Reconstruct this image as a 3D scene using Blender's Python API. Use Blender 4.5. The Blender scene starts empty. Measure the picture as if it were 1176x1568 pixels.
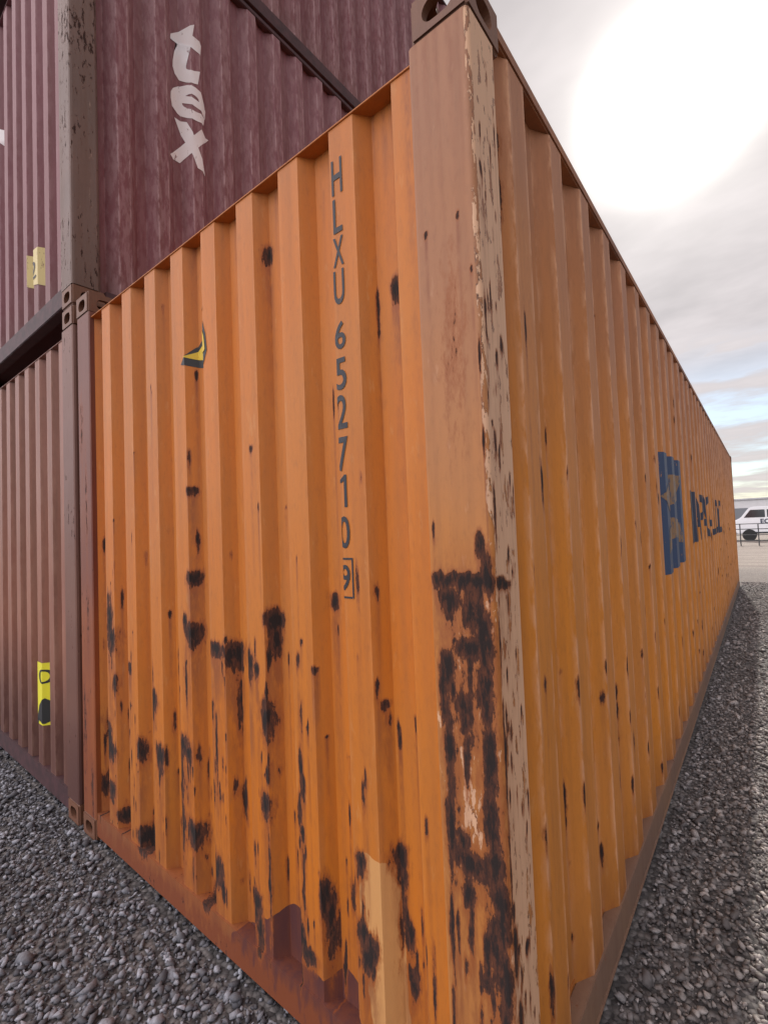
import bpy, bmesh, math, random
import numpy as np
from mathutils import Vector, Matrix
random.seed(4); RNG=np.random.default_rng(7)
scene=bpy.context.scene
W=2.438; L=12.192; H=2.896
col=scene.collection

# ------------------------------------------------------------------ helpers
class NT:
    def __init__(s,nt): s.nt=nt
    def n(s,t,**k):
        nd=s.nt.nodes.new(t)
        for a,b in k.items(): setattr(nd,a,b)
        return nd
    def set(s,inp,v):
        if isinstance(v,bpy.types.NodeSocket): s.nt.links.new(v,inp)
        elif v is not None:
            if isinstance(v,(tuple,list)) and inp.type=='RGBA' and len(v)==3: v=(*v,1)
            inp.default_value=v
    def m(s,op,a,b=None,c=None,clamp=False):
        nd=s.n('ShaderNodeMath',operation=op); nd.use_clamp=clamp
        s.set(nd.inputs[0],a)
        if b is not None: s.set(nd.inputs[1],b)
        if c is not None: s.set(nd.inputs[2],c)
        return nd.outputs[0]
    def mix(s,f,a,b,bt='MIX'):
        nd=s.n('ShaderNodeMix',data_type='RGBA',blend_type=bt)
        s.set(nd.inputs[0],f); s.set(nd.inputs[6],a); s.set(nd.inputs[7],b)
        return nd.outputs[2]
    def mr(s,v,a,b,c=0.,d=1.,smooth=True):
        nd=s.n('ShaderNodeMapRange'); nd.interpolation_type='SMOOTHSTEP' if smooth else 'LINEAR'
        for i,x in enumerate((v,a,b,c,d)): s.set(nd.inputs[i],x)
        return nd.outputs[0]
    def noise(s,vec,sc,det=3,rough=.55,scale3=None):
        if scale3:
            mp=s.n('ShaderNodeMapping'); s.set(mp.inputs[0],vec); mp.inputs['Scale'].default_value=scale3; vec=mp.outputs[0]
        nd=s.n('ShaderNodeTexNoise'); s.set(nd.inputs['Vector'],vec)
        nd.inputs['Scale'].default_value=sc; nd.inputs['Detail'].default_value=det; nd.inputs['Roughness'].default_value=rough
        return nd.outputs[0]
    def attr(s,name):
        nd=s.n('ShaderNodeAttribute',attribute_name=name); return nd.outputs['Fac']
def newmat(name):
    m=bpy.data.materials.new(name); m.use_nodes=True; nt=m.node_tree
    b=nt.nodes['Principled BSDF']; return m,NT(nt),b

def paint(name,base,fade,top=None,z0=.9,z1=2.7,dirt=.35,spots=.0,rough=.6,pale=(.62,.36,.16),worn=(.55,.27,.15),rustc=(.095,.030,.014),marks=True,scr=.22,topmax=.85,bump=.5,low=(.12,.06,.035),lowz=.75,lowf=.35):
    m,t,b=newmat(name)
    tc=t.n('ShaderNodeTexCoord').outputs['Object']
    sx=t.n('ShaderNodeSeparateXYZ'); t.set(sx.inputs[0],tc); z=sx.outputs[2]
    n1=t.noise(tc,1.1,2); c=t.mix(t.mr(n1,.35,.68),base,fade)
    if top:
        zf=t.mr(t.m('ADD',z,t.m('MULTIPLY',t.m('SUBTRACT',n1,.5),1.2)),z0,z1,0.,topmax)
        c=t.mix(zf,c,top)
    st=t.noise(tc,1.,3,.6,(19,19,.8)); c=t.mix(t.mr(st,.38,.75,0.,dirt),c,t.mix(.6,c,(.13,.06,.035)))
    nf=t.noise(tc,1.,4,.66,(34,34,9))
    c=t.mix(t.mr(nf,.60,.72,0.,scr),c,pale)
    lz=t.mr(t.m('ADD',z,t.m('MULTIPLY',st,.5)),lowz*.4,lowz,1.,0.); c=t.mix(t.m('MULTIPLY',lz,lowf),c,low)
    rn=t.noise(tc,1.,5,.74,(64,64,20))
    c=t.mix(t.mr(rn,.45,.75,0.,.16),c,(.06,.03,.02))
    hh=t.m('MULTIPLY',rn,.25)
    if marks:
        e=t.m('MULTIPLY',t.attr('edge'),t.mr(nf,.38,.6)); c=t.mix(t.m('MULTIPLY',e,.75),c,worn)
        fl=t.m('SUBTRACT',t.attr('flake'),t.mr(t.m('ADD',t.m('MULTIPLY',nf,.65),t.m('MULTIPLY',rn,.35)),.34,.66,.08,1.,False))
        c=t.mix(t.mr(fl,-.01,.01),c,pale)
        rim=t.m('MULTIPLY',t.mr(fl,-.07,-.01),t.mr(fl,.0,.03,1.,0.)); c=t.mix(t.m('MULTIPLY',rim,t.mr(rn,.42,.6)),c,(.07,.03,.02))
        pc=t.mr(t.m('ADD',t.attr('patch'),t.m('MULTIPLY',t.m('SUBTRACT',nf,.5),.35)),.46,.54); c=t.mix(t.m('MULTIPLY',pc,.8),c,pale)
        mc=t.mr(t.m('ADD',t.attr('maroon'),t.m('MULTIPLY',t.m('SUBTRACT',nf,.5),.2)),.48,.52); c=t.mix(mc,c,(.085,.026,.025))
        sk=t.m('MULTIPLY',t.attr('streak'),t.mr(nf,.32,.60,.15,1.)); c=t.mix(t.m('MULTIPLY',sk,.95),c,(.19,.048,.015))
        hh=t.m('ADD',hh,t.m('MULTIPLY',t.mr(fl,-.01,.01),-.35))
        rv=t.m('ADD',t.attr('rust'),t.m('MULTIPLY',t.m('SUBTRACT',t.m('ADD',t.m('MULTIPLY',rn,.7),t.m('MULTIPLY',nf,.3)),.5),1.8))
    else: rv=t.m('MULTIPLY',rn,0.)
    if spots>0:
        g=t.noise(tc,2.1,2)
        sv=t.m('MULTIPLY',t.mr(t.m('ADD',t.m('ADD',t.m('MULTIPLY',rn,.5),t.m('MULTIPLY',nf,.5)),t.m('MULTIPLY',t.m('SUBTRACT',g,.5),.35)),.72-spots,.86-spots,0.,1.,False),.8)
        rv=t.m('MAXIMUM',rv,sv)
    ra=t.mr(t.attr('rust'),.02,.25,.25,1.) if marks else 1.
    h=t.m('MULTIPLY',t.mr(rv,.12,.44),ra); c=t.mix(t.m('MULTIPLY',h,.9),c,t.mix(.25,(.21,.050,.014),base))
    h2=t.mr(rv,.42,.54); c=t.mix(h2,c,t.mix(t.mr(rn,.38,.62),rustc,(.045,.016,.010)))
    h3=t.mr(rv,.60,.92); c=t.mix(h3,c,(.016,.009,.008))
    t.set(b.inputs['Base Color'],c)
    t.set(b.inputs['Roughness'],t.mr(t.m('ADD',h2,t.m('MULTIPLY',st,.3)),0.,1.1,rough,.95))
    bp=t.n('ShaderNodeBump'); bp.inputs['Strength'].default_value=bump; bp.inputs['Distance'].default_value=.004
    t.set(bp.inputs['Height'],t.m('ADD',t.m('ADD',hh,t.m('MULTIPLY',h2,t.m('SUBTRACT',rn,1.1))),t.m('MULTIPLY',n1,6.))); t.set(b.inputs['Normal'],bp.outputs[0])
    return m
def plain(name,c,rough=.6,var=.3,sc=14,metal=0):
    m,t,b=newmat(name); tc=t.n('ShaderNodeTexCoord').outputs['Object']
    n=t.noise(tc,sc,4,.65); dark=tuple(x*(1-var) for x in c)
    t.set(b.inputs['Base Color'],t.mix(t.mr(n,.3,.7),dark,c)); b.inputs['Roughness'].default_value=rough; b.inputs['Metallic'].default_value=metal
    return m
def decal(name,c,worn_to,amount=.56):
    m,t,b=newmat(name); tc=t.n('ShaderNodeTexCoord').outputs['Object']
    n=t.noise(tc,1,5,.7,(45,45,16)); t.set(b.inputs['Base Color'],t.mix(t.mr(n,amount,amount+.04),c,worn_to)); b.inputs['Roughness'].default_value=.6
    return m

def mesh_obj(name,verts,faces,mat,parent=None,smooth=False,attrs=None):
    me=bpy.data.meshes.new(name); me.from_pydata(verts,[],faces); me.update()
    if mat: me.materials.append(mat)
    if smooth: me.polygons.foreach_set('use_smooth',[True]*len(me.polygons))
    if attrs:
        for k,v in attrs.items():
            a=me.attributes.new(k,'FLOAT','POINT'); a.data.foreach_set('value',np.asarray(v,dtype=np.float32))
    o=bpy.data.objects.new(name,me); col.objects.link(o)
    if parent: o.parent=parent
    return o
def grid(name,P,mat,parent,attrs=None):
    nu,nz,_=P.shape; idx=np.arange(nu*nz).reshape(nu,nz)
    f=np.stack([idx[:-1,:-1],idx[1:,:-1],idx[1:,1:],idx[:-1,1:]],-1).reshape(-1,4)
    return mesh_obj(name,P.reshape(-1,3).tolist(),f.tolist(),mat,parent,False,{k:v.reshape(-1) for k,v in (attrs or {}).items()})
def boxes(name,bl,mat,parent=None,bevel=.003):
    bm=bmesh.new()
    for (x0,x1,y0,y1,z0,z1) in bl:
        r=bmesh.ops.create_cube(bm,size=1)
        for v in r['verts']:
            v.co=Vector(((x0+x1)/2+v.co.x*(x1-x0),(y0+y1)/2+v.co.y*(y1-y0),(z0+z1)/2+v.co.z*(z1-z0)))
    if bevel: bmesh.ops.bevel(bm,geom=bm.edges[:],offset=bevel,segments=2,affect='EDGES')
    me=bpy.data.meshes.new(name); bm.to_mesh(me); bm.free()
    if mat: me.materials.append(mat)
    o=bpy.data.objects.new(name,me); col.objects.link(o)
    if parent: o.parent=parent
    return o
def empty(name,loc=(0,0,0)):
    o=bpy.data.objects.new(name,None); o.location=loc; col.objects.link(o); return o

def offs(s,c,p,r,sl,d):
    t=np.abs(((np.asarray(s)-c+p/2)%p)-p/2)
    return np.clip((t-r/2)/sl,0,1)*d
def breaks(s0,s1,c,p,r,sl):
    out=[s0,s1]
    for k in range(-80,80):
        for q in (-r/2-sl,-r/2,r/2,r/2+sl):
            v=c+k*p+q
            if s0<v<s1: out.append(v)
    return sorted(out)
def extra(br):
    ex=[]
    for b in br[1:-1]: ex+=[b-.007,b+.007]
    return sorted(br+ex)
def ulist(br,step):
    o=[]
    for a,b in zip(br[:-1],br[1:]):
        n=max(1,int(math.ceil((b-a)/step))); o+=list(np.linspace(a,b,n,endpoint=False))
    return np.array(o+[br[-1]])

# ------------------------------------------------------------------ corner casting (hollow, oval holes)
def make_casting():
    def bx(s,loc):
        bm=bmesh.new(); bmesh.ops.create_cube(bm,size=1)
        for v in bm.verts: v.co=Vector((v.co.x*s[0]+loc[0],v.co.y*s[1]+loc[1],v.co.z*s[2]+loc[2]))
        return bm
    def toobj(bm,n):
        me=bpy.data.meshes.new(n); bm.to_mesh(me); bm.free(); o=bpy.data.objects.new(n,me); col.objects.link(o); return o
    bm=bx((.162,.178,.118),(-.081,.089,.059)); bmesh.ops.bevel(bm,geom=bm.edges[:],offset=.008,segments=3,affect='EDGES')
    base=toobj(bm,'cast')
    cut=[toobj(bx((.118,.134,.080),(-.081,.089,.059)),'c')]
    def cap(axis,a,b,length,cen):
        bm=bmesh.new(); r=min(a,b); pts=[]
        for i in range(24):
            an=2*math.pi*i/24; u=math.cos(an)*r; v=math.sin(an)*r
            if a>b: u+=math.copysign(a-b,u) if abs(u)>1e-6 else 0
            else: v+=math.copysign(b-a,v) if abs(v)>1e-6 else 0
            pts.append((u,v))
        vs=[[],[]]
        for j,w in enumerate((-length/2,length/2)):
            for u,v in pts:
                co={'x':(w,u,v),'y':(u,w,v),'z':(u,v,w)}[axis]
                vs[j].append(bm.verts.new(Vector(co)+Vector(cen)))
        n=24
        for i in range(n): bm.faces.new((vs[0][i],vs[0][(i+1)%n],vs[1][(i+1)%n],vs[1][i]))
        bm.faces.new(vs[0][::-1]); bm.faces.new(vs[1]); bmesh.ops.recalc_face_normals(bm,faces=bm.faces[:])
        return toobj(bm,'c')
    cut.append(cap('x',.045,.030,.4,(-.081,.089,.056)))
    cut.append(cap('y',.045,.030,.4,(-.081,.089,.0565)))
    cut.append(cap('z',.032,.060,.4,(-.081,.089,.059)))
    for c in cut:
        md=base.modifiers.new('b','BOOLEAN'); md.operation='DIFFERENCE'; md.object=c; md.solver='EXACT'
    bpy.context.view_layer.update()
    me=bpy.data.meshes.new_from_object(base.evaluated_get(bpy.context.evaluated_depsgraph_get()))
    for o in cut+[base]: bpy.data.objects.remove(o)
    return me
CAST=make_casting()

# ------------------------------------------------------------------ container builder
def container(loc,M,Mpost,Mcast,Mrail,front,side,fine=False,frontfn=None,sidefn=None,postfn=None,step=.05,name='shipping_container',Msill=None,Mbot=None,Mside=None):
    E=empty(name,loc); Mside=Mside or M
    fc,fp,fr,fs,fd=front; sc,sp,sr,ss,sd=side
    zt=2.745
    x0,x1=-W+.165,-.17
    u=ulist(breaks(x0,x1,fc,fp,fr,fs) if fine else extra(breaks(x0,x1,fc,fp,fr,fs)),.007 if fine else step)
    zz=np.linspace(.15,zt,int((zt-.15)/(.008 if fine else .2))+2)
    U,Z=np.meshgrid(u,zz,indexing='ij'); O=offs(U,fc,fp,fr,fs,fd)
    P=np.stack([U,.014+O,Z],-1)
    t=np.abs(((U-fc+fp/2)%fp)-fp/2); at={'edge':np.exp(-((t-fr/2)/.008)**2)*.3}
    if frontfn: at.update(frontfn(U,Z))
    grid('end_wall',P,M,E,at)
    def sidew(nm,xs,sgn,fn,fine):
        br=extra(breaks(.16,L-.17,sc,sp,sr,ss))
        u=ulist(br,.014 if fine else step*2); zz=np.linspace(.13,2.845,150 if fine else 12)
        U,Z=np.meshgrid(u,zz,indexing='ij'); O=offs(U,sc,sp,sr,ss,sd)
        P=np.stack([xs-sgn*(.010+O),U,Z],-1)
        t=np.abs(((U-sc+sp/2)%sp)-sp/2); at={'edge':np.exp(-((t-sr/2)/.007)**2)+.5*np.exp(-((t-sr/2-ss)/.007)**2)}
        if fn: at.update(fn(U,Z))
        grid(nm,P,Mside,E,at)
    sidew('side_wall',0,1,sidefn,fine); sidew('side_wall_far',-W,-1,None,False)
    P2=P.copy()[:,[0,-1]]; P2[...,1]=L-.014-(P2[...,1]-.014); grid('end_wall_far',P2,M,E)
    boxes('top_side_rail',[(-.060,-.007,.15,L-.16,2.846,2.888),(-W+.007,-W+.06,.15,L-.16,2.846,2.888)],Mrail,E,.006)
    boxes('top_end_header',[(-W+.163,-.163,.010,.075,zt,zt+.005),(-W+.163,-.163,.16,.22,zt-.02,2.865),(-W+.163,-.163,L-.08,L-.01,zt,2.88)],M,E,.001)
    if frontfn:
        us=np.linspace(-W+.163,-.163,300); zs=np.array([.035]+list(np.linspace(.037,.15,16))+[.1525,.1525]); Us,Zs=np.meshgrid(us,zs,indexing='ij')
        Ps=np.stack([Us,np.full_like(Us,.006),Zs],-1); Ps[:,-1,1]=.075; Ps[:,0,1]=.075; grid('bottom_end_sill',Ps,Msill or Mrail,E,frontfn(Us,Zs))
    else: boxes('bottom_end_sill',[(-W+.163,-.163,.006,.075,.035,.152)],Mrail,E,.004)
    boxes('bottom_end_sill_far',[(-W+.163,-.163,L-.075,L-.006,.03,.152)],Mrail,E,.004)
    boxes('bottom_side_rail',[(-.05,-.004,.18,L-.18,.02,.135),(-W+.004,-W+.05,.18,L-.18,.02,.135),(-.09,.002,.18,L-.18,.010,.020)],Mbot or Mrail,E,.003)
    boxes('floor_and_roof',[(-W+.06,-.06,.23,L-.1,2.85,2.872),(-W+.05,-.05,.08,L-.08,.12,.15)],M,E,0)
    a=np.linspace(0,math.pi/2,7)
    prof=[(-.172,.045),(-.170,.004)]+[(-.170+(i)*.0075,.0) for i in range(1,21)]+[(-.014+.014*math.sin(q),.014-.014*math.cos(q)) for q in a]+[(0,.014+i*.0075) for i in range(1,17)]+[(-.006,.140),(-.045,.165)]
    prof=np.array(prof)
    if not fine: prof=np.array([(-.172,.045),(-.168,0),(-.014,0),(-.004,.004),(0,.014),(0,.134),(-.006,.14),(-.045,.165)])
    zz=np.linspace(.118,H-.118,340 if fine else 8)
    for nm,mx,my in (('corner_post',0,0),('corner_post_left',1,0),('corner_post_back',0,1),('corner_post_back_left',1,1)):
        pr=prof.copy()
        if mx: pr[:,0]=-W-pr[:,0]
        if my: pr[:,1]=L-pr[:,1]
        P=np.zeros((len(pr),len(zz),3)); P[...,0]=pr[:,0:1]; P[...,1]=pr[:,1:2]; P[...,2]=zz[None]
        at=None
        if postfn and not my: at=postfn(nm,prof[:,0:1]+0*zz[None],prof[:,1:2]+0*zz[None],P[...,2])
        grid(nm,P,Mpost[1 if mx else 0] if isinstance(Mpost,tuple) else Mpost,E,at)
    k=0
    for sx in (0,1):
        for sy in (0,1):
            for sz in (0,1):
                o=bpy.data.objects.new('corner_casting_%d'%k,CAST.copy()); k+=1
                o.data.materials.clear(); o.data.materials.append(Mcast)
                for pl in o.data.polygons: pl.material_index=0
                o.location=((-W+.162-.002) if sx else .002,(L-.178+.002) if sy else -.002,(H-.118) if sz else 0); col.objects.link(o); o.parent=E
    return E

# ------------------------------------------------------------------ painted text / marks following the corrugation
def text_mesh(txt,bold=0.0,shear=0.0):
    cu=bpy.data.curves.new('t','FONT'); cu.body=txt; cu.offset=bold; cu.shear=shear; cu.resolution_u=4
    o=bpy.data.objects.new('t',cu); col.objects.link(o); bpy.context.view_layer.update()
    me=bpy.data.meshes.new_from_object(o.evaluated_get(bpy.context.evaluated_depsgraph_get()))
    bpy.data.objects.remove(o); return me
def lay_on(name,src,rect,axis,prm,parent,mat,lift=.0018,base=.014,fit=True):
    bm=bmesh.new()
    if isinstance(src,list):
        for poly in src: bm.faces.new([bm.verts.new((a,b,0)) for a,b in poly])
    else: bm.from_mesh(src)
    if fit:
        xs=[v.co.x for v in bm.verts]; ys=[v.co.y for v in bm.verts]
        ax,bx,ay,by=min(xs),max(xs),min(ys),max(ys)
        for v in bm.verts: v.co=Vector((rect[0]+(v.co.x-ax)/(bx-ax)*(rect[1]-rect[0]),rect[2]+(v.co.y-ay)/(by-ay)*(rect[3]-rect[2]),0))
    us=[v.co.x for v in bm.verts]; c,p,r,s,d=prm
    for b in breaks(min(us)-1e-4,max(us)+1e-4,c,p,r,s)[1:-1]:
        bmesh.ops.bisect_plane(bm,geom=bm.verts[:]+bm.edges[:]+bm.faces[:],plane_co=(b,0,0),plane_no=(1,0,0))
    for v in bm.verts:
        u,z=v.co.x,v.co.y; o=float(offs(u,c,p,r,s,d))
        v.co=Vector((u,base+o-lift,z)) if axis=='end' else Vector((-(.010+o)+lift,u,z))
    me=bpy.data.meshes.new(name); bm.to_mesh(me); bm.free(); me.materials.append(mat)
    ob=bpy.data.objects.new(name,me); col.objects.link(ob); ob.parent=parent; return ob

# ------------------------------------------------------------------ ORANGE container
# corrosion marks on the end wall: centre x cm, z cm, half width, half height
SP="""-28 222 11 18;-82 253 5 13;-90 185 3 5;-100 178 3 8;-132 174 4 6;-132 139 7 9;-210 116 5 35;-208 107 8 15;-133 117 8 16;-137 121 4 12;-115 113 14 9;-107 112 10 17;-119 90 4 12;-83 126 9 15;-83 120 6 18;-94 111 6 18;-90 109 5 10;-86 94 8 24;-87 65 8 16;-56 134 7 11;-69 115 3 10;-62 113 3 6;-36 107 4 7;-27 103 4 12;-166 85 7 14;-168 90 3 8;-160 62 7 16;-140 72 10 13;-137 69 8 10;-144 58 8 38;-144 41 9 34;-144 50 5 40;-134 39 11 15;-177 20 12 14;-213 58 6 20;-211 52 8 12;-210 33 6 12;-117 32 10 20;-114 26 4 12;-69 83 3 25;-68 77 3 14;-70 69 4 20;-69 62 3 10;-61 46 6 24;-60 40 5 38;-94 30 10 20;-92 22 6 20;-75 49 8 12;-74 39 8 20;-71 31 6 15;-68 26 14 10;-45 63 9 13;-49 57 8 16;-51 48 10 18;-45 44 9 18;-42 41 12 20;-44 37 11 14;-34 66 11 20;-33 61 6 14;-32 46 9 20;-31 35 9 20;-86 75 3 12;-97 76 3 10;-105 60 3 22;-119 60 3 14;-150 105 3 10;-180 60 4 14;-195 45 4 14;-188 95 3 8;-205 85 3 12;-222 60 4 20;-222 30 8 16;-200 22 9 9;-125 18 8 12;-116 80 2 40;-106 95 2 30;-86 45 2 50;-69 50 2 40;-137 98 2 25;-34 58 3 30;-33 50 3 40"""
SPOT=[tuple(float(q) for q in s.split()) for s in SP.split(';')]
def foreshort(x):
    d=.765+.623*(.476-x); return d*d/711., d/725.
def field(U,Z,spots):
    R=np.zeros_like(U); S=np.zeros_like(U)
    for (x,z,rx,rz) in spots:
        dx=(U-x); dz=(Z-z)
        dz2=np.where(dz<0,dz*.60,dz*1.05)          # corrosion creeps downwards
        g=np.exp(-.85*((dx/rx)**2+(dz2/rz)**2)); R=np.maximum(R,g*.94)
        below=np.clip(-dz,0,None); S=np.maximum(S,np.exp(-(dx/(rx*.85))**2)*np.exp(-below/(rz*6+.20))*(dz<rz*.5))
    return R,S
sp_end=[]
for x,z,a,b in SPOT:
    x/=100;z/=100;kx,kz=foreshort(x); sp_end.append((x,z,a*kx*.92,b*kz*1.15))
for i in range(360):
    x=RNG.uniform(-2.26,-.2); z=.15+RNG.gamma(1.5,.36)
    if z>2.6: continue
    s=RNG.uniform(.002,.0048); sp_end.append((x,z,s,s*RNG.uniform(1,12)))
def poly_mask(U,Z,poly):
    ins=np.zeros(U.shape,bool); n=len(poly)
    for i in range(n):
        x1,y1=poly[i];x2,y2=poly[(i+1)%n]
        c=((y1>Z)!=(y2>Z))&(U<(x2-x1)*(Z-y1)/((y2-y1)+1e-9)+x1); ins^=c
    return ins.astype(float)
def blur(A,n=2):
    for _ in range(n):
        B=np.pad(A,1,mode='edge'); A=(B[:-2,1:-1]+B[2:,1:-1]+B[1:-1,:-2]+B[1:-1,2:]+B[1:-1,1:-1])/5
    return A
FR=(-.428,.237,.096,.034,.045)
SD=(.31,.335,.110,.068,.042)
def end_attr(U,Z):
    R,S=field(U,Z,sp_end)
    for x,w,l in [(-.30,.012,.35),(-.26,.02,.25),(-.34,.008,.3),(-.55,.01,.25),(-.50,.012,.12),(-.78,.01,.2),(-1.02,.008,.2),(-1.3,.012,.15),(-.19,.012,.7),(-1.75,.01,.2),(-2.22,.02,.3)]:
        S=np.maximum(S,.75*np.exp(-((U-x)/w)**2)*np.exp(-(2.745-Z)/l))  # stain runs below the lip that also paint in the recess-top shade
    S=np.maximum(S,.5*np.exp(-(Z-.15)/.05))
    pale=poly_mask(U,Z,[(-.45,.66),(-.345,.64),(-.325,.0),(-.40,.0),(-.445,.35),(-.46,.5)])
    mar=poly_mask(U,Z,[(-1.1,.0),(-1.08,.14),(-1.0,.17),(-.98,.25),(-.88,.27),(-.80,.33),(-.72,.32),(-.70,.24),(-.62,.21),(-.56,.25),(-.50,.22),(-.46,.17),(-.44,.0)])
    return {'rust':R,'streak':S,'patch':blur(pale),'maroon':blur(mar)}
def side_attr(U,Z):
    s=[]
    for (y,z,a,b) in [(.30,1.12,.012,.015),(.35,1.80,.004,.12),(.36,1.68,.005,.05),(.29,2.1,.004,.05),(2.3,1.68,.02,.03),(.25,.35,.008,.05),(.27,.6,.005,.04),(.9,.9,.01,.02),(1.3,.6,.008,.04),(2.1,.7,.01,.04),(.20,2.60,.02,.05),(.21,2.45,.012,.06)]: s.append((y,z,a,b))  # last two, high beside the post: rust that also paints in recess shadow
    for i in range(260):
        k=RNG.integers(0,34); y=SD[0]+k*SD[1]+RNG.choice([-.055,.055,-.12])+RNG.normal(0,.004)
        if y>.2: s.append((y,.15+RNG.gamma(2,.35) if RNG.random()<.8 else RNG.uniform(.2,2.6),RNG.uniform(.002,.006),RNG.uniform(.006,.04)))
    R,S=field(U,Z,s); S=np.maximum(S*.6,.5*np.exp(-(Z-.13)/.06)); return {'rust':R,'streak':S}
def post_attr(nm,X,Y,Z):
    if nm=='corner_post':
        front=(Y<.013)
        s=[(-.032,1.512,.014,.028),(-.02,1.45,.014,.055)]
        s+=[(-.155+.013*i,1.425+.006*math.sin(i*2.),.013,.018) for i in range(12)]
        s+=[(-.12,1.38,.028,.035),(-.06,1.37,.03,.05),(-.03,1.30,.024,.08),(-.075,1.27,.045,.028),(-.13,1.22,.020,.05),(-.035,1.18,.024,.07),
            (-.09,1.13,.024,.045),(-.03,1.03,.022,.09),(-.135,1.05,.015,.12),(-.148,1.18,.010,.08),(-.035,.90,.022,.08),(-.14,.86,.015,.09),(-.11,.82,.02,.03),
            (-.09,.775,.055,.028),(-.03,.80,.025,.06),(-.02,.70,.022,.08),(-.10,.70,.022,.025),(-.04,.62,.022,.06),(-.015,.55,.015,.09),(-.02,.45,.015,.07),(-.08,.50,.004,.012),(-.148,.62,.005,.10),(-.155,1.55,.004,.02),(-.015,.3,.015,.07)]
        s+=[(-.02,2.15,.003,.01),(-.05,2.29,.003,.01),(-.14,2.28,.006,.008),(-.01,1.95,.003,.03),(-.01,1.75,.003,.03)]
        for i in range(50): s.append((-RNG.uniform(.01,.16),RNG.uniform(.2,1.4),RNG.uniform(.002,.006),RNG.uniform(.004,.06)))
        R,S=field(X,Z,s); broad=.42*np.exp(-((X+.075)/.090)**4)*np.exp(-((Z-1.05)/.42)**6)
        hole=np.exp(-(((X+.085)/.024)**2+((Z-.93)/.12)**2))
        broad=broad*(1-hole)
        R=np.where(front,np.maximum(R,broad),0); S=np.where(front,np.maximum(S*(1-.6*hole),broad*2.),0)
        top=np.zeros_like(R)
        for x,w,l in [(-.15,.006,.5),(-.12,.01,.3),(-.09,.006,.6),(-.05,.012,.25),(-.03,.005,.5)]: top=np.maximum(top,.6*np.exp(-((X-x)/w)**2)*np.exp(-(2.778-Z)/l))
        S=np.where(front,np.maximum(S,top),0)
        s2=[(.03,1.42,.03,.012),(.06,1.41,.03,.008),(.01,1.30,.008,.06),(.012,1.05,.008,.10),(.01,.8,.008,.10),(.02,.62,.012,.05),(.08,.58,.012,.015),(.03,.45,.012,.05),(.07,1.95,.006,.02),(.02,2.05,.006,.05),(.04,1.75,.005,.03),(.02,1.60,.006,.05),(.10,2.0,.006,.02),(.03,.25,.012,.06)]
        for i in range(90): s2.append((RNG.uniform(.0,.13),RNG.uniform(.2,2.7),RNG.uniform(.002,.004),RNG.uniform(.005,.03)))
        R2,S2=field(Y,Z,s2); R=np.where(front,R,R2); S=np.where(front,S,S2*.6)
        fl=np.where(front,.0,.73)
        fl=np.where(front&(X>-.014),.54,fl)
        fl=np.where(front&(Z<1.38)&(Z>.72),.28+.4*hole,fl)
        cr=np.exp(-(((X+.075)/.045)**2+((Z-1.98)/.28)**2))
        return {'rust':np.maximum(R,cr*.36*front),'streak':S,'flake':fl}
    R,S=field(X,Z,[(-.05,2.2,.03,.2),(-.1,1.2,.03,.2),(-.04,.6,.04,.3),(-.13,.3,.03,.2),(-.10,1.8,.02,.3)])
    return {'rust':R*.5,'streak':S}
ORG=(.53,.150,.006); ORF=(.50,.160,.016)
M_or=paint('orange_container_paint',ORG,ORF,(.42,.145,.040),2.0,3.3,pale=(.60,.32,.12),worn=(.56,.24,.08),topmax=.7)
M_side=paint('orange_side_paint',(.58,.200,.014),(.54,.195,.028),(.36,.145,.070),1.2,2.9,pale=(.60,.32,.13),worn=(.74,.40,.23))
M_post=paint('weathered_post_paint',(.48,.175,.030),(.43,.18,.055),(.30,.135,.075),1.2,2.7,pale=(.64,.38,.23))
M_lpost=paint('rusty_post_paint',(.15,.036,.020),(.28,.070,.014),(.15,.050,.035),1.,2.7,spots=.18,pale=(.3,.15,.08),bump=1.)
M_cast=paint('rusty_casting_paint',(.20,.075,.035),(.12,.05,.035),None,spots=.15,pale=(.35,.17,.08),marks=False,bump=1.)
M_rail=paint('orange_rail_paint',(.38,.13,.03),(.24,.09,.04),None,dirt=.8,spots=.10,pale=(.4,.2,.1),marks=False)
M_sill=paint('orange_sill_paint',(.42,.12,.015),(.30,.09,.02),None,dirt=.8,spots=.17,pale=(.55,.28,.12))
M_bot=paint('dusty_rail_paint',(.30,.17,.10),(.22,.14,.11),None,dirt=.5,spots=.13,pale=(.4,.3,.22),marks=False)
C1=container((0,0,0),M_or,(M_post,M_lpost),M_cast,M_rail,FR,SD,True,end_attr,side_attr,post_attr,Msill=M_sill,Mbot=M_bot,Mside=M_side)

M_ink=decal('black_marking_paint',(.020,.019,.026),(.42,.14,.02),.66)
rowz=[('H',2.540,2.646),('L',2.425,2.528),('X',2.325,2.412),('U',2.212,2.314),('6',2.080,2.162),('5',1.960,2.054),('2',1.846,1.945),('7',1.722,1.822),('1',1.618,1.712),('0',1.499,1.592)]
for i,(ch,z0,z1) in enumerate(rowz):
    w=.042 if ch!='L' else .036
    cx=-.446-.022*(2.6-z0)/1.2
    if ch=='1':
        lay_on('id_char_%d'%i,[[(cx+.002,z0),(cx+.013,z0),(cx+.013,z1),(cx+.004,z1),(cx+.002,z1-.016)],[(cx-.012,z1-.024),(cx+.0018,z1-.018),(cx+.0038,z1-.001),(cx-.012,z1-.014)]],None,'end',FR,C1,M_ink,fit=False)
    else: lay_on('id_char_%d'%i,text_mesh(ch,.012),(cx-w/2,cx+w/2,z0,z1),'end',FR,C1,M_ink)
lay_on('id_check_digit',text_mesh('9',.012),(-.488,-.450,1.378,1.452),'end',FR,C1,M_ink)
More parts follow.
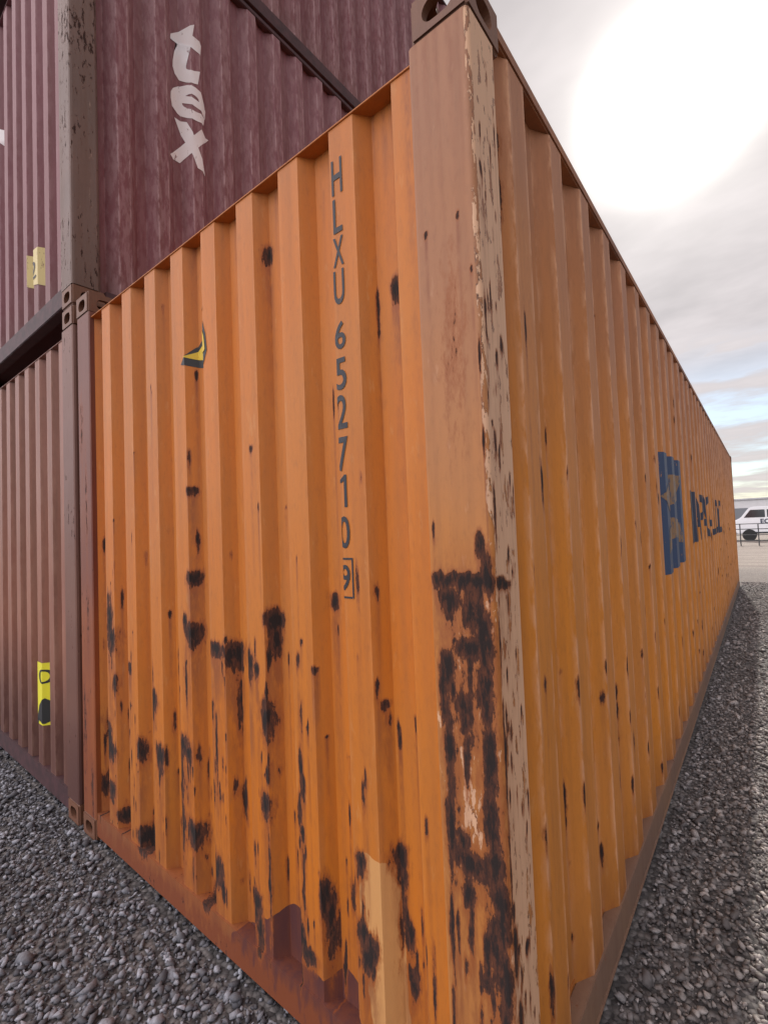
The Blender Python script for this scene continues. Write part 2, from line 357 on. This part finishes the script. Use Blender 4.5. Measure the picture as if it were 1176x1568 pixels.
def ring(x0,x1,z0,z1,t): return [[(x0,z0),(x1,z0),(x1,z0+t),(x0,z0+t)],[(x0,z1-t),(x1,z1-t),(x1,z1),(x0,z1)],[(x0,z0+t),(x0+t,z0+t),(x0+t,z1-t),(x0,z1-t)],[(x1-t,z0+t),(x1,z0+t),(x1,z1-t),(x1-t,z1-t)]]
lay_on('id_check_box',ring(-.503,-.437,1.356,1.472,.0055),None,'end',FR,C1,M_ink,fit=False)
M_yel=decal('yellow_sticker',(.62,.42,.03),(.5,.3,.03),.62); M_blk=decal('black_sticker',(.02,.02,.022),(.3,.12,.02),.7)
lay_on('sticker_border',[[(-1.355,2.258),(-1.19,2.215),(-1.160,2.27),(-1.168,2.335),(-1.195,2.41),(-1.182,2.45),(-1.225,2.375),(-1.30,2.325)]],None,'end',FR,C1,M_blk,.0015,fit=False)
lay_on('sticker',[[(-1.335,2.285),(-1.205,2.250),(-1.172,2.275),(-1.178,2.325),(-1.195,2.375),(-1.215,2.350),(-1.28,2.315)]],None,'end',FR,C1,M_yel,.003,fit=False)
lay_on('sticker_text',text_mesh('3C',.01),(-1.235,-1.19,2.285,2.315),'end',FR,C1,M_blk,.004)
M_blue=decal('blue_logo_paint',(.030,.055,.12),(.45,.2,.05),.63); M_navy=decal('navy_letter_paint',(.02,.028,.06),(.45,.2,.05),.66)
lay_on('logo_square',[[(2.42,1.18),(3.40,1.22),(3.46,2.00),(2.46,1.99)]],None,'side',SD,C1,M_blue,.002,fit=False)
M_lo=decal('logo_orange',(.24,.14,.07),(.07,.08,.12),.52)
lay_on('logo_emblem',[[(2.55,1.70),(2.85,1.86),(3.30,1.88),(3.22,1.72),(2.95,1.66),(2.70,1.60)],[(2.60,1.32),(2.95,1.42),(3.30,1.36),(3.25,1.52),(2.9,1.56),(2.65,1.48)]],None,'side',SD,C1,M_lo,.004,fit=False)
lay_on('side_lettering',text_mesh('HAPAG-LLOYD',.015),(3.95,7.9,1.32,1.80),'side',SD,C1,M_navy,.003)

# ------------------------------------------------------------------ neighbouring stack
Mar=(.165,.040,.050)
M_m=paint('maroon_paint',Mar,(.19,.050,.060),(.21,.078,.092),.5,3,dirt=.4,spots=.02,pale=(.33,.19,.20),worn=(.46,.30,.31),rustc=(.06,.02,.015),scr=.06)  # worn rib edges, kept pale to paint in some of the lit-slope contrast
M_mp=paint('grey_brown_post_paint',(.14,.09,.075),(.19,.115,.095),(.19,.12,.10),.5,3,dirt=.8,spots=.23,pale=(.38,.27,.21),scr=.6,bump=1.5)
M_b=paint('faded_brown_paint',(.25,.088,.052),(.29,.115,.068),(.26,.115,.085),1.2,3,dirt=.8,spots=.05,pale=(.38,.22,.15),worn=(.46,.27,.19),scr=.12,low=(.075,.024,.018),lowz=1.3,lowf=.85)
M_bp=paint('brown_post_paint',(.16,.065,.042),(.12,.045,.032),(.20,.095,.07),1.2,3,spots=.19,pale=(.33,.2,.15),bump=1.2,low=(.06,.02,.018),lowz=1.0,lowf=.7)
M_dk=plain('dark_maroon_rail',(.07,.024,.028),.7,.5)
XS=-2.50
P2=(-.45,.222,.085,.034,.046); S2=(.30,.25,.070,.060,.052)
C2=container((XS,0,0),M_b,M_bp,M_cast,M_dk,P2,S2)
C3=container((XS,0,2.90),M_m,M_mp,M_cast,M_dk,P2,S2)
C4=container((XS,0,5.80),M_m,M_mp,M_cast,M_dk,P2,S2)
M_w=decal('white_letter_paint',(.76,.70,.70),(.2,.09,.09),.64)
zb=2.90
for i,(ch,a,b,u0,u1) in enumerate([('t',4.76,5.22,.64,.86),('e',4.50,4.75,.63,.90),('x',4.16,4.47,.61,.92)]):
    lay_on('side_letter_%d'%i,text_mesh(ch,.028,.22),(u0,u1,a-zb,b-zb),'side',S2,C3,M_w,.003)
lay_on('end_letter',text_mesh('r',.02,.2),(-4.25-XS,-3.93-XS,4.42-zb,4.80-zb),'end',P2,C3,M_w,.003)
M_cr=decal('cream_label',(.62,.50,.22),(.3,.2,.1),.6); M_ye=decal('yellow_label',(.72,.66,.03),(.5,.4,.1),.64)
lay_on('label',[[(-3.355-XS,3.30-zb),(-3.055-XS,3.22-zb),(-3.055-XS,3.48-zb),(-3.355-XS,3.52-zb)]],None,'end',P2,C3,M_cr,.003,fit=False)
lay_on('label_text',text_mesh('2',.0),(-3.28-XS,-3.16-XS,3.30-zb,3.42-zb),'end',P2,C3,M_blk,.005)
lay_on('label',[[(-3.30-XS,.40),(-3.02-XS,.40),(-3.00-XS,.79),(-3.29-XS,.79)]],None,'end',P2,C2,M_ye,.003,fit=False)
lay_on('label_text',text_mesh('0',.0),(-3.18-XS,-3.08-XS,.66,.75),'end',P2,C2,M_blk,.005)
lay_on('label_figure',[[(-3.22-XS,.43),(-3.12-XS,.41),(-3.04-XS,.46),(-3.07-XS,.52),(-3.12-XS,.57),(-3.18-XS,.52)],[(-3.28-XS,.40),(-3.20-XS,.40),(-3.19-XS,.43),(-3.27-XS,.45)]],None,'end',P2,C2,M_blk,.005,fit=False)

# ------------------------------------------------------------------ ground + gravel
m,t,b=newmat('gravel_ground'); tc=t.n('ShaderNodeTexCoord').outputs['Object']
v=t.n('ShaderNodeTexVoronoi'); t.set(v.inputs['Vector'],tc); v.inputs['Scale'].default_value=48
sx=t.n('ShaderNodeSeparateColor'); t.set(sx.inputs[0],v.outputs['Color'])
c=t.mix(t.mr(sx.outputs[0],0,1),(.040,.038,.041),(.20,.19,.19)); big=t.noise(tc,.35,3)
sp=t.n('ShaderNodeSeparateXYZ'); t.set(sp.inputs[0],tc)
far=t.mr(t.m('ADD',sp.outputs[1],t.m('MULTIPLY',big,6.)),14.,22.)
c=t.mix(t.mr(big,.35,.7,0.,.35),c,(.13,.11,.10)); c=t.mix(t.m('MULTIPLY',far,.8),c,(.33,.28,.24))  # far ground coloured paler so that it reads as sunlit
c=t.mix(t.mr(v.outputs['Distance'],.35,.8,0.,.6),c,(.02,.02,.02))
tr=t.noise(tc,1.,4,.6,(.12,1.4,1.)); c=t.mix(t.m('MULTIPLY',far,t.mr(tr,.45,.6,0.,.6)),c,(.13,.10,.09))
t.set(b.inputs['Base Color'],c); b.inputs['Roughness'].default_value=.95
bp=t.n('ShaderNodeBump'); bp.inputs['Strength'].default_value=1; bp.inputs['Distance'].default_value=.012
t.set(bp.inputs['Height'],t.m('MULTIPLY',v.outputs['Distance'],-1.)); t.set(b.inputs['Normal'],bp.outputs[0])
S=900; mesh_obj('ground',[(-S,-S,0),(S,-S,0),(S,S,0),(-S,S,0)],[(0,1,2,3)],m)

def stones():
    bm=bmesh.new(); bmesh.ops.create_icosphere(bm,subdivisions=1,radius=1); bv=np.array([v.co[:] for v in bm.verts]); bf=np.array([[v.index for v in f.verts] for f in bm.faces]); bm.free()
    regs=[(-5.2,-.2,-2.2,-.02,48000,.0038,.0150),(-4.9,-.3,.0,.10,700,.006,.013),(.03,2.0,-.6,4.5,46000,.0038,.0150),(.03,2.6,4.5,13,17000,.008,.019),(.5,3.0,-2.5,-.4,6000,.008,.02)]
    pos=[];siz=[]
    for x0,x1,y0,y1,n,a,bb in regs:
        p=np.stack([RNG.uniform(x0,x1,n),RNG.uniform(y0,y1,n)],-1); pos.append(p)
        s=a+(bb-a)*RNG.random(n)**2.4; s*=np.where(RNG.random(n)<.025,1.7,1); siz.append(s)
    pos=np.concatenate(pos);siz=np.concatenate(siz); n=len(pos)
    V=np.repeat(bv[None],n,0)*RNG.uniform(.5,1.4,(n,len(bv),1))
    sc=np.stack([RNG.uniform(.8,1.6,n),RNG.uniform(.6,1.1,n),RNG.uniform(.45,.9,n)],-1)*siz[:,None]
    V*=sc[:,None,:]
    for ax in (0,2):
        a=RNG.uniform(-.8,.8,n) if ax==0 else RNG.uniform(0,6.28,n); ca,sa=np.cos(a)[:,None],np.sin(a)[:,None]
        i,j=((1,2) if ax==0 else (0,1)); A=V[...,i]*ca-V[...,j]*sa; B=V[...,i]*sa+V[...,j]*ca; V[...,i]=A;V[...,j]=B
    V[...,0]+=pos[:,0:1];V[...,1]+=pos[:,1:2];V[...,2]+=(siz*RNG.uniform(.1,1.,n))[:,None]
    Fc=(bf[None]+np.arange(n)[:,None,None]*len(bv)).reshape(-1,3); V=V.reshape(-1,3)
    me=bpy.data.meshes.new('gravel'); me.vertices.add(len(V)); me.vertices.foreach_set('co',V.ravel().astype(np.float32))
    me.loops.add(len(Fc)*3); me.loops.foreach_set('vertex_index',Fc.ravel().astype(np.int32))
    me.polygons.add(len(Fc)); me.polygons.foreach_set('loop_start',np.arange(0,len(Fc)*3,3,dtype=np.int32)); me.update(calc_edges=True)
    a=me.attributes.new('tone','FLOAT','POINT'); a.data.foreach_set('value',np.repeat(RNG.random(n)**2.0,len(bv)).astype(np.float32))
    m,t,b=newmat('gravel_stone'); tc=t.n('ShaderNodeTexCoord').outputs['Object']; tn=t.attr('tone')
    s=t.n('ShaderNodeSeparateXYZ'); t.set(s.inputs[0],tc); warm=t.mr(s.outputs[0],-.3,.3)
    c=t.mix(tn,t.mix(warm,(.060,.061,.073),(.095,.083,.081)),t.mix(warm,(.40,.41,.46),(.45,.41,.39))); c=t.mix(t.mr(t.noise(tc,90,3,.7),.35,.7,0.,.5),c,(.06,.055,.055))
    t.set(b.inputs['Base Color'],c); b.inputs['Roughness'].default_value=.7
    me.materials.append(m); o=bpy.data.objects.new('gravel',me); col.objects.link(o)
stones()

# ------------------------------------------------------------------ distance: van, fence, building
Mwh=plain('white_vehicle_paint',(.72,.72,.74),.35,.08,2); Mgl=plain('dark_glass',(.03,.035,.045),.1,.3); Mrb=plain('tyre_rubber',(.02,.02,.02),.8,.3); Mst=plain('black_steel',(.04,.04,.045),.5,.4)
van=empty('parked_van',(-1.15,36,0))
pf=[(0,.45),(0,1.05),(.10,1.22),(.55,1.45),(.95,2.02),(1.15,2.12),(5.3,2.14),(5.4,2.05),(5.42,.45)]
bm=bmesh.new(); A=[bm.verts.new((x,0,z)) for x,z in pf]; B=[bm.verts.new((x,1.9,z)) for x,z in pf]; n=len(pf)
bm.faces.new(A); bm.faces.new(B[::-1])
for i in range(n): bm.faces.new((A[i],B[i],B[(i+1)%n],A[(i+1)%n]))
bmesh.ops.recalc_face_normals(bm,faces=bm.faces[:]); bmesh.ops.bevel(bm,geom=bm.edges[:],offset=.05,segments=2,affect='EDGES')
me=bpy.data.meshes.new('body'); bm.to_mesh(me); bm.free(); me.materials.append(Mwh); o=bpy.data.objects.new('body',me); col.objects.link(o); o.parent=van
mesh_obj('windows',[(.72,-.012,1.45),(1.05,-.012,1.92),(1.75,-.012,1.92),(1.75,-.012,1.45),(1.85,-.012,1.45),(1.85,-.012,1.92),(2.3,-.012,1.92),(2.3,-.012,1.45)],[(0,1,2,3),(4,5,6,7)],Mgl,van)
for i,(wx,wy) in enumerate([(.95,.05),(4.4,.05),(.95,1.85),(4.4,1.85)]):
    bm=bmesh.new(); bmesh.ops.create_cone(bm,cap_ends=True,segments=28,radius1=.36,radius2=.36,depth=.24)
    for q in bm.verts: q.co=Vector((q.co.x+wx,q.co.z+wy,q.co.y+.36))
    me=bpy.data.meshes.new('w'); bm.to_mesh(me); bm.free(); me.materials.append(Mrb); o=bpy.data.objects.new('wheel_%d'%i,me); col.objects.link(o); o.parent=van
boxes('trim',[(-.03,.3,-.02,1.92,.42,.60),(1.2,3.9,-.014,.0,.45,.56),(-.01,.05,.1,.45,.85,1.0)],Mst,van,.01)
lay=text_mesh('ECI',.03); o=bpy.data.objects.new('lettering',lay); lay.materials.clear(); lay.materials.append(M_navy); o.rotation_euler=(math.pi/2,0,0); o.scale=(.38,.38,.38); o.location=(1.5,-.012,1.08); col.objects.link(o); o.parent=van
bl=[]
for i in range(26): bl.append((-2+i*.75,-1.95+i*.75,30.0,30.05,0,1.15))
for z in (.25,.55,.85,1.12): bl.append((-2,17,30.055,30.085,z,z+.04))
boxes('pipe_fence',bl,Mst,None,0)
bd=empty('white_warehouse',(-8,135,0)); boxes('walls',[(0,45,0,18,0,5.2)],plain('cladding',(.55,.55,.56),.6,.1,.5),bd,0)
boxes('roof',[(-.4,45.4,-.4,18.4,5.2,5.6)],plain('roof_metal',(.42,.42,.44),.5,.2,.5),bd,.1)
boxes('doors_and_windows',[(3+i*6,6+i*6,-.06,.0,.02,3.4) for i in range(7)],plain('door_grey',(.16,.17,.19),.5,.2),bd,.02)

# ------------------------------------------------------------------ sky, sun, camera
sd=Vector((-.077,.793,.604)).normalized(); el=math.asin(sd.z); az=math.atan2(sd.x,sd.y)
w=bpy.data.worlds.new('World'); scene.world=w; w.use_nodes=True; nt=w.node_tree; t=NT(nt); bg=nt.nodes['Background']
sky=t.n('ShaderNodeTexSky'); sky.sky_type='NISHITA'; sky.sun_disc=False; sky.sun_elevation=el; sky.sun_rotation=az; sky.dust_density=1.
tc=t.n('ShaderNodeTexCoord').outputs['Generated']
dn=t.n('ShaderNodeVectorMath',operation='DOT_PRODUCT'); t.set(dn.inputs[0],tc); dn.inputs[1].default_value=sd
dot=t.m('MAXIMUM',dn.outputs['Value'],0.)
se=t.n('ShaderNodeSeparateXYZ'); t.set(se.inputs[0],tc); zz=t.m('MAXIMUM',se.outputs[2],0.02)
dv=t.m('ADD',zz,.10); cx=t.n('ShaderNodeCombineXYZ'); t.set(cx.inputs[0],t.m('DIVIDE',se.outputs[0],dv)); t.set(cx.inputs[1],t.m('DIVIDE',se.outputs[1],dv))
cn=t.noise(cx.outputs[0],1.4,5,.58,(.8,1.1,1.))
cover=t.m('MAXIMUM',t.mr(cn,.36,.58,.15,1.),t.mr(se.outputs[2],.12,.32))
skyc=t.mix(1.,sky.outputs[0],(.085,.100,.115),'MULTIPLY')
cb=t.mr(cn,.3,.7,.50,.76); cl=t.n('ShaderNodeCombineColor'); t.set(cl.inputs[0],cb); t.set(cl.inputs[1],t.m('MULTIPLY',cb,.90)); t.set(cl.inputs[2],t.m('MULTIPLY',cb,.89))
c=t.mix(t.m('MULTIPLY',cover,.92),skyc,cl.outputs[0])
h=t.m('ADD',t.m('MULTIPLY',t.m('POWER',dot,620.),30.),t.m('ADD',t.m('MULTIPLY',t.m('POWER',dot,60.),.30),t.m('MULTIPLY',t.m('POWER',dot,10.),.10)))
hc=t.n('ShaderNodeCombineColor'); t.set(hc.inputs[0],h); t.set(hc.inputs[1],t.m('MULTIPLY',h,.95)); t.set(hc.inputs[2],t.m('MULTIPLY',h,.86))
c=t.mix(1.,c,hc.outputs[0],'ADD')
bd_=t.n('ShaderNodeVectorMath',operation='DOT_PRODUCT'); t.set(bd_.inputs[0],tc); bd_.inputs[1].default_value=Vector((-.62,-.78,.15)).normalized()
back_fill=t.mr(bd_.outputs['Value'],-.15,.80,1.,4.2); bc=t.n('ShaderNodeCombineColor')  # unseen sky behind the camera brightened, added as fill for the shaded walls
for i in range(3): t.set(bc.inputs[i],back_fill)
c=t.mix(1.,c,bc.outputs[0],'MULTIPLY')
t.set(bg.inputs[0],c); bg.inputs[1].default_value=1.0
w.cycles.sampling_method='MANUAL'; w.cycles.sample_map_resolution=512
sl=bpy.data.lights.new('sun','SUN'); sl.energy=5; sl.angle=math.radians(.6); sl.color=(1,.94,.85)
so=bpy.data.objects.new('sun',sl); so.rotation_euler=sd.to_track_quat('Z','Y').to_euler(); col.objects.link(so)
yaw,pit,rol=.6734,.0384,-.0388
F=Vector((-math.sin(yaw)*math.cos(pit),math.cos(yaw)*math.cos(pit),math.sin(pit))); R0=Vector((math.cos(yaw),math.sin(yaw),0)); U0=R0.cross(F)
R=R0*math.cos(rol)+U0*math.sin(rol); U=R.cross(F)
cd=bpy.data.cameras.new('camera'); cd.sensor_fit='HORIZONTAL'; cd.sensor_width=36; cd.lens=724.8/1176*36; cd.clip_end=3000; cd.clip_start=.02
co=bpy.data.objects.new('camera',cd); col.objects.link(co)
Mx=Matrix((R,U,-F)).transposed().to_4x4(); Mx.translation=Vector((.4758,-.9819,1.5472)); co.matrix_world=Mx
scene.camera=co
scene.view_settings.view_transform='Standard'; scene.view_settings.look='None'; scene.view_settings.exposure=0
